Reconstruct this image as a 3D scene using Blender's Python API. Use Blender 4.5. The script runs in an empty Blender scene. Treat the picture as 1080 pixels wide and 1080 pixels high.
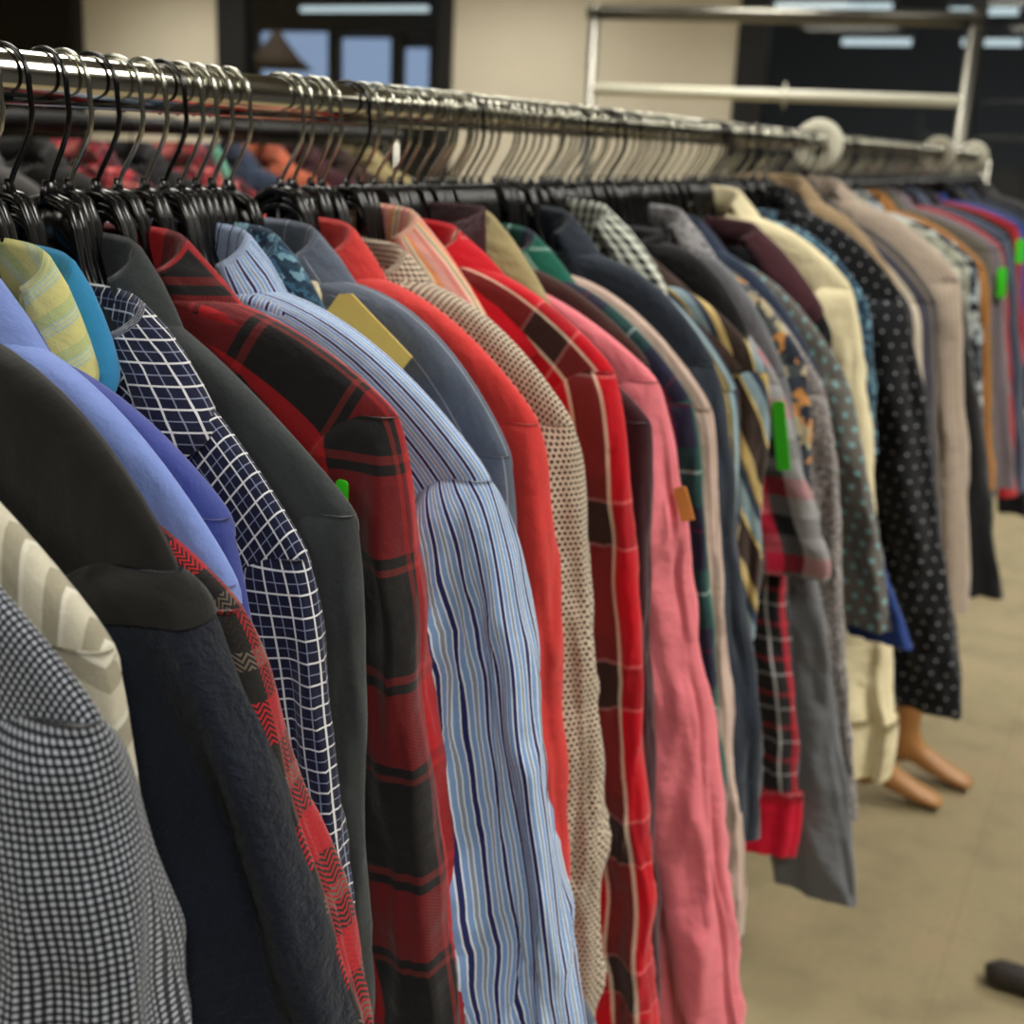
import bpy, bmesh, math, random
from mathutils import Vector, Matrix, noise
SC = bpy.context.scene
COL = SC.collection
PI = math.pi
RZ = 1.523                      # height of the rail's centre line
rnd = random.Random(7)

# ------------------------------------------------------------------ helpers
def lin(c):
    """sRGB 0-255 -> linear rgba"""
    o = []
    for v in c[:3]:
        v = v / 255.0
        o.append(v / 12.92 if v <= .04045 else ((v + .055) / 1.055) ** 2.4)
    return (o[0], o[1], o[2], 1.0)

def tag(o, label=None, cat=None, group=None, kind=None):
    if label: o['label'] = label
    if cat: o['category'] = cat
    if group: o['group'] = group
    if kind: o['kind'] = kind
    return o

def empty(name, loc, rz=0.0):
    o = bpy.data.objects.new(name, None)
    o.empty_display_size = .05
    COL.objects.link(o)
    o.location = loc
    o.rotation_euler = (0, 0, rz)
    return o

def link(name, me, mat, parent=None, smooth=True):
    o = bpy.data.objects.new(name, me)
    COL.objects.link(o)
    if mat is not None and len(me.materials) == 0:
        me.materials.append(mat)
    if smooth:
        me.polygons.foreach_set('use_smooth', [True] * len(me.polygons))
    if parent is not None:
        o.parent = parent
    return o

def grid(name, rows, uv, closed, mat, parent=None, thick=0.0, cap0=False, cap1=False):
    """rows: list of rows of points; uv: same rows (+1 column when closed)."""
    nr, nc = len(rows), len(rows[0])
    verts = [p for r in rows for p in r]
    faces, uvs = [], []
    last = nc if closed else nc - 1
    for i in range(nr - 1):
        for j in range(last):
            k = (j + 1) % nc
            faces.append((i * nc + j, i * nc + k, (i + 1) * nc + k, (i + 1) * nc + j))
            uvs += [uv[i][j], uv[i][j + 1], uv[i + 1][j + 1], uv[i + 1][j]]
    for cap, i in ((cap0, 0), (cap1, nr - 1)):
        if cap:
            f = [i * nc + j for j in range(nc)]
            if i: f.reverse()
            faces.append(tuple(f))
            uvs += [uv[i][j] for j in (range(nc) if not i else reversed(range(nc)))]
    me = bpy.data.meshes.new(name)
    me.from_pydata(verts, [], faces)
    l = me.uv_layers.new(name='UVMap')
    l.data.foreach_set('uv', [c for t in uvs for c in t])
    me.update()
    o = link(name, me, mat, parent)
    if thick:
        m = o.modifiers.new('cloth', 'SOLIDIFY')
        m.thickness = thick
        m.offset = 0
    return o

def bm_mesh(name, bm):
    bmesh.ops.recalc_face_normals(bm, faces=bm.faces)
    me = bpy.data.meshes.new(name)
    bm.to_mesh(me)
    bm.free()
    return me

def box_bm(bm, c, s, rz=0.0, bevel=0.0):
    r = bmesh.ops.create_cube(bm, size=1.0)
    vs = r['verts']
    bmesh.ops.scale(bm, vec=s, verts=vs)
    if rz: bmesh.ops.rotate(bm, matrix=Matrix.Rotation(rz, 3, 'Z'), verts=vs)
    bmesh.ops.translate(bm, vec=c, verts=vs)
    if bevel:
        es = list({e for v in vs for e in v.link_edges})
        bmesh.ops.bevel(bm, geom=es, offset=bevel, segments=2, affect='EDGES')

def tube_bm(bm, pts, r, n=8, caps=True):
    """tube through pts; r a number or a list"""
    pts = [Vector(p) for p in pts]
    rs = r if isinstance(r, (list, tuple)) else [r] * len(pts)
    rings = []
    ref = None
    for i, p in enumerate(pts):
        a = pts[max(i - 1, 0)]; b = pts[min(i + 1, len(pts) - 1)]
        t = (b - a).normalized()
        if ref is None:
            ref = Vector((0, 1, 0)) if abs(t.y) < .9 else Vector((0, 0, 1))
        x = (ref - t * ref.dot(t)).normalized()
        ref = x
        y = t.cross(x)
        rings.append([bm.verts.new(p + (x * math.cos(2 * PI * k / n) + y * math.sin(2 * PI * k / n)) * rs[i]) for k in range(n)])
    for a, b in zip(rings, rings[1:]):
        for k in range(n):
            bm.faces.new((a[k], a[(k + 1) % n], b[(k + 1) % n], b[k]))
    if caps:
        bm.faces.new(rings[0][::-1]); bm.faces.new(rings[-1])

def tube(name, pts, r, mat, parent=None, n=8):
    bm = bmesh.new()
    tube_bm(bm, pts, r, n)
    return link(name, bm_mesh(name, bm), mat, parent)

def box(name, c, s, mat, parent=None, rz=0.0, bevel=0.0):
    bm = bmesh.new()
    box_bm(bm, c, s, rz, bevel)
    return link(name, bm_mesh(name, bm), mat, parent, smooth=False)

# ------------------------------------------------------------------ materials
class NT:
    def __init__(s, name):
        s.m = bpy.data.materials.new(name)
        s.m.use_nodes = True
        s.t = s.m.node_tree
        s.t.nodes.clear()
        s.out = s.t.nodes.new('ShaderNodeOutputMaterial')
    def n(s, kind, **kw):
        x = s.t.nodes.new(kind)
        for k, v in kw.items(): setattr(x, k, v)
        return x
    def l(s, a, b): s.t.links.new(a, b)
    def put(s, sock, v):
        if hasattr(v, 'is_linked'): s.l(v, sock)
        else: sock.default_value = v
    def math(s, op, a, b=0.0, c=None):
        x = s.n('ShaderNodeMath', operation=op)
        s.put(x.inputs[0], a); s.put(x.inputs[1], b)
        if c is not None: s.put(x.inputs[2], c)
        return x.outputs[0]
    def mix(s, f, a, b, blend='MIX'):
        x = s.n('ShaderNodeMix', data_type='RGBA', blend_type=blend)
        s.put(x.inputs['Factor'], f)
        s.put(x.inputs[6], a); s.put(x.inputs[7], b)
        return x.outputs[2]
    def ramp(s, f, stops, interp='CONSTANT'):
        x = s.n('ShaderNodeValToRGB')
        cr = x.color_ramp
        cr.interpolation = interp
        while len(cr.elements) < len(stops): cr.elements.new(1.0)
        for e, (p, c) in zip(cr.elements, stops):
            e.position = p; e.color = c
        s.l(f, x.inputs[0])
        return x.outputs[0]
    def noise(s, vec, scale, detail=2.0, rough=.5):
        x = s.n('ShaderNodeTexNoise')
        x.inputs['Scale'].default_value = scale
        x.inputs['Detail'].default_value = detail
        x.inputs['Roughness'].default_value = rough
        if vec is not None: s.l(vec, x.inputs['Vector'])
        return x.outputs['Fac']

def sett_stops(sett):
    tot = sum(w for w, c in sett)
    p, o = 0.0, []
    for w, c in sett:
        o.append((p / tot, lin(c))); p += w
    return tot, o

def fabric(name, kind, *a, rough=.9, weave=900.0, bump=.36, vary=.12, sheen=.15, fuzz=0.0):
    """woven cloth; patterns run on UVs measured in metres."""
    t = NT(name)
    uv = t.n('ShaderNodeUVMap', uv_map='UVMap').outputs[0]
    sp = t.n('ShaderNodeSeparateXYZ'); t.l(uv, sp.inputs[0])
    U, V = sp.outputs[0], sp.outputs[1]
    def fr(c, p, off=0.0):
        return t.math('FRACT', t.math('MULTIPLY_ADD', c, 1.0 / p, off))
    def line(c, p, w, off=0.0):
        return t.math('LESS_THAN', fr(c, p, off), w)
    hgt = None
    if kind == 'plain':
        col = t.mix(0.0, lin(a[0]), lin(a[0]))
    elif kind == 'plaid':                       # (sett across, sett along)
        tu, su = sett_stops(a[0]); tv, sv = sett_stops(a[1])
        ca = t.ramp(fr(U, tu), su); cb = t.ramp(fr(V, tv), sv)
        tw = line(t.math('ADD', U, V), .0022, .5)
        col = t.mix(t.math('MULTIPLY_ADD', tw, .16, .24), ca, cb)
    elif kind == 'stripe':
        tu, su = sett_stops(a[0])
        col = t.ramp(fr(a[1] == 'v' and V or U, tu), su)
    elif kind == 'diag':
        tu, su = sett_stops(a[0])
        zig = t.math('ABSOLUTE', t.math('SUBTRACT', fr(U, a[1]), .5))
        col = t.ramp(fr(t.math('ADD', V, t.math('MULTIPLY', zig, a[2])), tu), su)
    elif kind == 'slant':
        tu, su = sett_stops(a[0])
        col = t.ramp(fr(t.math('ADD', t.math('MULTIPLY', V, a[1]), t.math('MULTIPLY', U, a[2])), tu), su)
    elif kind == 'grid':                        # base, [(axis, period, width, colour, strength, offset)]
        col = t.mix(0.0, lin(a[0]), lin(a[0]))
        for ax, p, w, c, k, off in a[1]:
            m = line(U if ax == 'u' else V, p, w / p, off)
            col = t.mix(t.math('MULTIPLY', m, k), col, lin(c))
    elif kind == 'micro':                       # two colours, period: tiny woven check
        c1, c2, p = a
        m1 = line(U, p, .5); m2 = line(V, p, .5)
        s_ = t.math('MULTIPLY', t.math('ADD', m1, m2), .5)
        col = t.ramp(s_, [(0, lin(c1)), (.26, lin(tuple((3 * x + y) // 4 for x, y in zip(c1, c2)))), (.76, lin(c2))])
    elif kind == 'dots':                        # base, dot, period, radius, shape
        c1, c2, p, r, sq = a
        iv = t.math('FLOOR', t.math('MULTIPLY', V, 1.0 / p))
        sh = t.math('MULTIPLY', t.math('MODULO', iv, 2.0), .5)
        fx = t.math('SUBTRACT', t.math('FRACT', t.math('ADD', t.math('MULTIPLY', U, 1.0 / p), sh)), .5)
        fy = t.math('SUBTRACT', fr(V, p), .5)
        if sq:
            dd = t.math('MAXIMUM', t.math('ABSOLUTE', fx), t.math('ABSOLUTE', fy))
        else:
            dd = t.math('SQRT', t.math('ADD', t.math('MULTIPLY', fx, fx), t.math('MULTIPLY', fy, fy)))
        col = t.mix(t.math('LESS_THAN', dd, r), lin(c1), lin(c2))
        if sq == 2:
            nz = t.noise(uv, 700.0, 2.0)
            col = t.mix(t.math('GREATER_THAN', nz, .55), col, lin((118, 112, 106)))
    elif kind == 'speck':                       # colours, scale: small printed motif
        c1, c2, sc, th = a
        v = t.n('ShaderNodeTexVoronoi', feature='F1'); v.inputs['Scale'].default_value = sc
        t.l(uv, v.inputs['Vector'])
        nz = t.noise(uv, sc * .8, 2.0)
        col = t.mix(t.math('GREATER_THAN', t.math('ADD', v.outputs['Distance'], nz), th), lin(c1), lin(c2))
    elif kind == 'rings':                       # animal spots: ring outlines
        c1, c2, sc = a
        v = t.n('ShaderNodeTexVoronoi', feature='F1'); v.inputs['Scale'].default_value = sc
        t.l(uv, v.inputs['Vector'])
        d_ = v.outputs['Distance']
        m = t.math('MULTIPLY', t.math('GREATER_THAN', d_, .22), t.math('LESS_THAN', d_, .42))
        col = t.mix(m, lin(c1), lin(c2))
    elif kind == 'print':                       # scattered patches of several colours
        cols, sc = a
        v = t.n('ShaderNodeTexVoronoi', feature='F1'); v.inputs['Scale'].default_value = sc
        wv = t.n('ShaderNodeVectorMath', operation='ADD')
        nn = t.n('ShaderNodeTexNoise'); nn.inputs['Scale'].default_value = sc * 1.3
        t.l(uv, nn.inputs['Vector'])
        sc_ = t.n('ShaderNodeVectorMath', operation='SCALE'); sc_.inputs['Scale'].default_value = 1.2 / sc
        t.l(nn.outputs['Color'], sc_.inputs[0])
        t.l(uv, wv.inputs[0]); t.l(sc_.outputs[0], wv.inputs[1])
        t.l(wv.outputs[0], v.inputs['Vector'])
        sx = t.n('ShaderNodeSeparateXYZ'); t.l(v.outputs['Color'], sx.inputs[0])
        k = len(cols)
        col = t.ramp(sx.outputs[0], [(i / k, lin(c)) for i, c in enumerate(cols)])
    elif kind == 'herring':                     # plaid with a zigzag weave
        tu, su = sett_stops(a[0]); tv, sv = sett_stops(a[1])
        ca = t.ramp(fr(U, tu), su); cb = t.ramp(fr(V, tv), sv)
        zig = t.math('ABSOLUTE', t.math('SUBTRACT', fr(U, .0065), .5))
        m = t.math('LESS_THAN', fr(t.math('ADD', V, t.math('MULTIPLY', zig, .0065)), .0028), .5)
        col = t.mix(m, ca, cb)
    # soft differences in the dye
    if vary:
        nz = t.noise(uv, 26.0, 4.0, .6)
        f = t.math('MULTIPLY_ADD', nz, vary * 2.0, 1.0 - vary)
        nf = t.noise(uv, 420.0, 2.0, .6)
        f = t.math('MULTIPLY', f, t.math('MULTIPLY_ADD', nf, vary * 1.6, 1.0 - vary * .8))
        hs = t.n('ShaderNodeHueSaturation')
        t.l(f, hs.inputs['Value']); t.l(col, hs.inputs['Color'])
        col = hs.outputs['Color']
    b = t.n('ShaderNodeBsdfPrincipled')
    t.l(col, b.inputs['Base Color'])
    b.inputs['Roughness'].default_value = rough
    b.inputs['Specular IOR Level'].default_value = .2
    b.inputs['Sheen Weight'].default_value = sheen
    b.inputs['Sheen Roughness'].default_value = .5
    # weave relief
    w1 = t.noise(uv, weave, 2.0, .6)
    w2 = t.noise(uv, 45.0, 3.0, .55)
    w4 = t.noise(uv, 13.0, 3.0, .5)
    h = t.math('ADD', t.math('MULTIPLY', w1, .0007), t.math('MULTIPLY', w2, .007))
    h = t.math('ADD', h, t.math('MULTIPLY', w4, .022))
    if fuzz:
        w3 = t.noise(uv, 240.0, 3.0, .7)
        h = t.math('ADD', h, t.math('MULTIPLY', w3, fuzz))
    if kind == 'cord': pass
    bp = t.n('ShaderNodeBump'); bp.inputs['Strength'].default_value = bump
    bp.inputs['Distance'].default_value = 1.0
    t.l(h, bp.inputs['Height']); t.l(bp.outputs[0], b.inputs['Normal'])
    t.l(b.outputs[0], t.out.inputs[0])
    return t.m

def solid(name, c, rough=.5, metal=0.0, spec=.5, var=0.0, scale=20.0, bump=0.0):
    t = NT(name)
    b = t.n('ShaderNodeBsdfPrincipled')
    tc = t.n('ShaderNodeTexCoord').outputs['Object']
    if var:
        nz = t.noise(tc, scale, 4.0, .6)
        col = t.mix(nz, lin(tuple(max(0, int(x * (1 - var))) for x in c)), lin(tuple(min(255, int(x * (1 + var))) for x in c)))
        t.l(col, b.inputs['Base Color'])
    else:
        b.inputs['Base Color'].default_value = lin(c)
    b.inputs['Roughness'].default_value = rough
    b.inputs['Metallic'].default_value = metal
    b.inputs['Specular IOR Level'].default_value = spec
    if bump:
        bp = t.n('ShaderNodeBump'); bp.inputs['Strength'].default_value = bump
        t.l(t.noise(tc, scale * 6, 3.0), bp.inputs['Height']); t.l(bp.outputs[0], b.inputs['Normal'])
    t.l(b.outputs[0], t.out.inputs[0])
    return t.m

def emit(name, c, s):
    t = NT(name)
    e = t.n('ShaderNodeEmission')
    e.inputs[0].default_value = lin(c); e.inputs[1].default_value = s
    t.l(e.outputs[0], t.out.inputs[0])
    return t.m

def glass_mat():
    t = NT('window_glass')
    a = t.n('ShaderNodeBsdfTransparent'); a.inputs[0].default_value = (.8, .83, .85, 1)
    g = t.n('ShaderNodeBsdfGlossy'); g.inputs['Roughness'].default_value = .02
    f = t.n('ShaderNodeFresnel'); f.inputs[0].default_value = 1.5
    m = t.n('ShaderNodeMixShader')
    t.l(f.outputs[0], m.inputs[0]); t.l(a.outputs[0], m.inputs[1]); t.l(g.outputs[0], m.inputs[2])
    t.l(m.outputs[0], t.out.inputs[0])
    return t.m

def carpet_mat():
    t = NT('floor_carpet')
    tc = t.n('ShaderNodeTexCoord').outputs['Object']
    n1 = t.noise(tc, 6.0, 4.0, .6); n2 = t.noise(tc, 60.0, 4.0, .7)
    c = t.ramp(n1, [(.25, lin((112, 100, 74))), (.5, lin((131, 119, 88))), (.75, lin((139, 120, 92)))], 'LINEAR')
    c = t.mix(t.math('MULTIPLY', t.math('GREATER_THAN', n2, .56), .35), c, lin((112, 104, 76)))
    sp = t.n('ShaderNodeSeparateXYZ'); t.l(tc, sp.inputs[0])
    fx = t.math('LESS_THAN', t.math('FRACT', t.math('MULTIPLY_ADD', sp.outputs[0], 1 / .61, .3)), .008)
    fy = t.math('LESS_THAN', t.math('FRACT', t.math('MULTIPLY', sp.outputs[1], 1 / .61)), .008)
    c = t.mix(t.math('MULTIPLY', t.math('MAXIMUM', fx, fy), .35), c, lin((105, 93, 62)))
    b = t.n('ShaderNodeBsdfPrincipled'); t.l(c, b.inputs['Base Color'])
    b.inputs['Roughness'].default_value = .8
    bp = t.n('ShaderNodeBump'); bp.inputs['Strength'].default_value = .2
    t.l(n2, bp.inputs['Height']); t.l(bp.outputs[0], b.inputs['Normal'])
    t.l(b.outputs[0], t.out.inputs[0])
    return t.m

M = {}
M['chrome'] = solid('chrome', (205, 203, 192), .14, 1.0)
M['zinc'] = solid('dull_zinc', (118, 116, 108), .38, 1.0)
M['steel'] = solid('hook_steel', (190, 190, 178), .22, 1.0)
M['dark_steel'] = solid('dark_hook_steel', (70, 70, 70), .25, 1.0)
M['plastic'] = solid('black_plastic', (9, 9, 10), .24, 0, .5)
M['rubber'] = solid('rubber', (40, 33, 30), .6)
M['white_plastic'] = solid('white_plastic', (226, 224, 204), .4)
M['mint'] = solid('mint_plastic', (150, 215, 190), .35)
M['wall'] = solid('wall_paint', (206, 198, 178), .85, var=.03, scale=3.0)
M['wall_dark'] = solid('dark_wall', (74, 74, 75), .8, var=.08, scale=4.0)
M['frame'] = solid('window_frame', (22, 22, 24), .45)
M['ceiling'] = solid('ceiling_tile', (110, 108, 104), .9, var=.04, scale=30)
M['carpet'] = carpet_mat()
M['glass'] = glass_mat()
M['panel'] = emit('ceiling_panel', (255, 248, 232), 6.0)
M['glow_bar'] = emit('glow_bar', (225, 240, 240), 1.4)
M['daylight'] = emit('daylight', (176, 198, 232), 1.0)
M['skin'] = solid('mannequin_tan', (160, 112, 62), .45, var=.06, scale=9)
M['card_yellow'] = solid('yellow_card', (222, 190, 98), .8, var=.04, scale=120)
M['card_green'] = solid('green_tag', (70, 225, 40), .5)
M['card_orange'] = solid('orange_tag', (240, 160, 80), .6)
M['lamp_shade'] = solid('lamp_shade', (96, 66, 36), .7)
M['button'] = solid('button', (225, 222, 214), .3)

# garment cloths ------------------------------------------------------------
WHITE = (225, 226, 228)
F = {}
def fab(k, *a, **kw):
    F[k] = fabric(k + '_cloth', *a, **kw)
fab('houndstooth', 'micro', (14, 16, 22), (172, 178, 188), .0029, vary=.06)
fab('cream_stripe', 'diag', [(.012, (198, 192, 172)), (.010, (158, 152, 132)), (.003, (212, 208, 192))], .05, .03)
fab('black_knit', 'plain', (25, 24, 23), vary=.15, weave=500)
fab('navy_fleece', 'plain', (20, 26, 38), vary=.35, fuzz=.006, bump=.7, sheen=.08)
fab('herringbone_plaid', 'herring',
    [(.02, (150, 30, 36)), (.012, (34, 32, 30)), (.008, (108, 96, 84)), (.01, (150, 30, 36)), (.015, (30, 28, 28))],
    [(.02, (165, 30, 38)), (.014, (32, 30, 28)), (.008, (100, 88, 78)), (.016, (40, 36, 32))], fuzz=.001)
fab('light_blue', 'plain', (122, 143, 206), vary=.06)
fab('indigo', 'plain', (70, 80, 148), vary=.06)
fab('yellow_stripe', 'slant', [(.008, (208, 202, 132)), (.0009, (172, 196, 178)), (.0011, (206, 204, 146)), (.0009, (176, 200, 184)), (.0011, (206, 204, 146)), (.0009, (172, 196, 178)), (.005, (184, 194, 132))], .85, .5)
fab('bright_blue', 'plain', (52, 136, 186), vary=.06)
fab('navy_grid', 'grid', (24, 27, 52), [('u', .0125, .0007, (150, 158, 185), .7, .5), ('v', .0125, .0007, (150, 158, 185), .7, .5), ('u', .0125, .0011, WHITE, .95, 0.0), ('v', .0125, .0011, WHITE, .95, 0.0)], vary=.08)
fab('charcoal_denim', 'plain', (52, 56, 57), vary=.3, weave=600, bump=.3)
BK = (27, 25, 25)
fab('buffalo', 'plaid', [(.036, (172, 22, 30)), (.044, BK), (.003, (110, 35, 35)), (.004, BK)], [(.046, (168, 24, 32)), (.006, BK), (.005, (150, 40, 40)), (.060, BK), (.004, (140, 45, 40)), (.006, BK)], vary=.15, fuzz=.0006)
BS = [(.0022, (34, 40, 96)), (.0008, (224, 232, 244)), (.0024, (126, 160, 208)), (.0007, (216, 228, 242)), (.0016, (138, 150, 168)), (.0007, (216, 228, 242)), (.0024, (126, 160, 208)), (.0008, (224, 232, 244))]
fab('blue_stripe', 'stripe', BS, 'u', vary=.05)
fab('teal_print', 'print', [(38, 62, 82), (58, 96, 120), (38, 62, 82), (120, 160, 176), (30, 48, 66)], 210.0)
fab('dark_tee', 'plain', (40, 40, 38), vary=.1)
fab('cream_plain', 'plain', (214, 204, 172), vary=.08)
fab('grey_pinstripe', 'grid', (88, 96, 112), [('u', .026, .0006, (190, 194, 204), .8, .1), ('v', .03, .0005, (120, 110, 122), .35, 0.0)], vary=.16)
fab('coral_red', 'plain', (204, 58, 54), vary=.1, weave=500, bump=.35)
fab('beige_dots', 'dots', (216, 200, 176), (62, 40, 38), .0042, .34, 1, vary=.06)
fab('pink_stripe', 'stripe', [(.006, (222, 160, 150)), (.004, (228, 150, 96)), (.002, (236, 214, 190)), (.003, (170, 160, 130)), (.003, (234, 190, 170)), (.004, (214, 132, 120))], 'u')
fab('maroon', 'plain', (60, 27, 34), vary=.12)
CR = (224, 205, 180)
fab('red_tartan', 'plaid', [(.078, (196, 8, 28)), (.0035, CR), (.024, (30, 40, 34)), (.0035, CR), (.014, (190, 8, 26))], [(.075, (196, 8, 28)), (.003, (225, 130, 130)), (.035, (86, 14, 24)), (.003, (225, 130, 130)), (.02, (180, 8, 26)), (.0, CR)], vary=.1, fuzz=.0006)
fab('olive', 'plain', (160, 146, 104), vary=.14, weave=400, bump=.4)
fab('pink', 'plain', (222, 118, 128), vary=.06, weave=500)
fab('brown', 'plain', (62, 34, 30), vary=.15)
GN = (14, 88, 72)
fab('green_tartan', 'plaid', [(.03, GN), (.004, (170, 205, 190)), (.018, GN), (.03, (34, 32, 62)), (.003, (120, 30, 60)), (.02, (30, 30, 50))], [(.03, (20, 96, 78)), (.003, (190, 215, 205)), (.02, GN), (.035, (32, 32, 60)), (.002, (120, 30, 60)), (.02, (34, 32, 56))])
fab('rose_beige', 'stripe', [(.006, (196, 172, 158)), (.0024, (158, 132, 122))], 'u', vary=.1)
fab('navy_cord', 'stripe', [(.0022, (46, 54, 66)), (.0014, (28, 34, 44))], 'u', vary=.12)
fab('bw_gingham', 'plaid', [(.005, (22, 24, 26)), (.005, (218, 222, 208))], [(.005, (22, 24, 26)), (.005, (218, 222, 208))])
fab('brown_yellow', 'stripe', [(.014, (58, 40, 32)), (.003, (196, 172, 104)), (.002, (110, 90, 50)), (.006, (200, 178, 116)), (.002, (110, 90, 50)), (.006, (150, 172, 176)), (.004, (40, 60, 84))], 'u')
fab('brown_yellow_bands', 'slant', [(.022, (52, 38, 32)), (.003, (196, 172, 104)), (.012, (130, 152, 160)), (.006, (40, 56, 80)), (.003, (110, 90, 56)), (.009, (192, 168, 110))], .45, .9)
fab('dark_brown', 'plain', (58, 42, 36), vary=.15, weave=500)
RG = (178, 30, 58)
fab('red_gingham', 'plaid', [(.02, (120, 120, 122)), (.02, (205, 30, 62)), (.02, (30, 30, 32)), (.02, (150, 148, 148))], [(.022, (26, 26, 28)), (.022, (150, 148, 150)), (.022, (196, 40, 70)), (.022, (120, 118, 120))])
fab('grey_linen', 'plain', (106, 108, 112), vary=.12)
fab('animal_spot', 'rings', (150, 148, 150), (40, 42, 48), 160.0)
fab('orange_print', 'print', [(40, 48, 62), (200, 140, 78), (52, 60, 72), (170, 160, 130), (84, 88, 90), (34, 40, 56), (70, 76, 80)], 60.0)
fab('grey_leaf', 'speck', (62, 60, 62), (164, 158, 156), 420.0, .98)
fab('teal_square', 'dots', (88, 86, 82), (120, 178, 182), .018, .17, 2, vary=.12)
fab('navy_plain', 'plain', (42, 52, 72), vary=.12)
fab('royal_blue', 'plain', (36, 60, 120), vary=.08)
fab('black_cloth', 'plain', (24, 24, 27), vary=.12)
fab('cream', 'plain', (220, 208, 170), vary=.06, weave=500)
fab('polka', 'dots', (14, 15, 19), (170, 170, 176), .020, .09, 0, vary=.05)
fab('tan', 'plain', (150, 128, 98), vary=.1)
fab('navy_cream_bands', 'stripe', [(.03, (64, 62, 74)), (.012, (206, 196, 176)), (.02, (64, 62, 74)), (.004, (130, 116, 84))], 'u')
fab('dark_grey', 'plain', (66, 64, 64), vary=.12)
fab('taupe_stripe', 'stripe', [(.004, (176, 160, 144)), (.0014, (142, 124, 110)), (.003, (182, 166, 150))], 'u')
fab('pale_plaid', 'plaid', [(.02, (196, 196, 176)), (.008, (84, 92, 90)), (.012, (160, 164, 140))], [(.02, (200, 196, 180)), (.008, (80, 88, 92)), (.01, (160, 160, 140))])
fab('mono_print', 'print', [(60, 66, 76), (170, 180, 186), (40, 44, 52), (190, 196, 196), (90, 98, 108)], 70.0)
fab('mustard', 'plain', (172, 116, 56), vary=.1)
fab('olive_grey', 'plain', (98, 94, 84), vary=.1)
fab('lavender_grey', 'plain', (126, 116, 122), vary=.1)
fab('slate', 'plain', (82, 92, 112), vary=.1)
fab('red_plain', 'plain', (170, 34, 40), vary=.1)
fab('blue_plain', 'plain', (40, 72, 150), vary=.1)
fab('charcoal', 'plain', (52, 52, 53), vary=.2)
fab('red_print', 'print', [(170, 36, 48), (200, 110, 104), (140, 24, 36), (60, 24, 30), (120, 24, 34)], 60.0)
fab('orange_plain', 'plain', (170, 88, 62), vary=.1)
fab('plaid_red_dark', 'plaid', [(.02, (34, 32, 34)), (.003, (205, 205, 205)), (.012, (34, 32, 34)), (.006, (190, 44, 60))], [(.02, (36, 34, 36)), (.003, (205, 205, 205)), (.014, (30, 30, 32)), (.006, (180, 40, 56))])
fab('bright_red', 'plain', (206, 10, 48), vary=.06)

# ------------------------------------------------------------------ garments
def fold(u, z, seed):
    """slow vertical drapes with a little noise, about -1..1"""
    n = noise.noise(Vector((u * 9.0 + seed * 3.1, z * 1.6, seed)))
    return .6 * math.sin(u * 34.0 + seed * 5.0 + 2.0 * noise.noise(Vector((z * 2.2, seed, 1.7)))) + .8 * n

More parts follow.
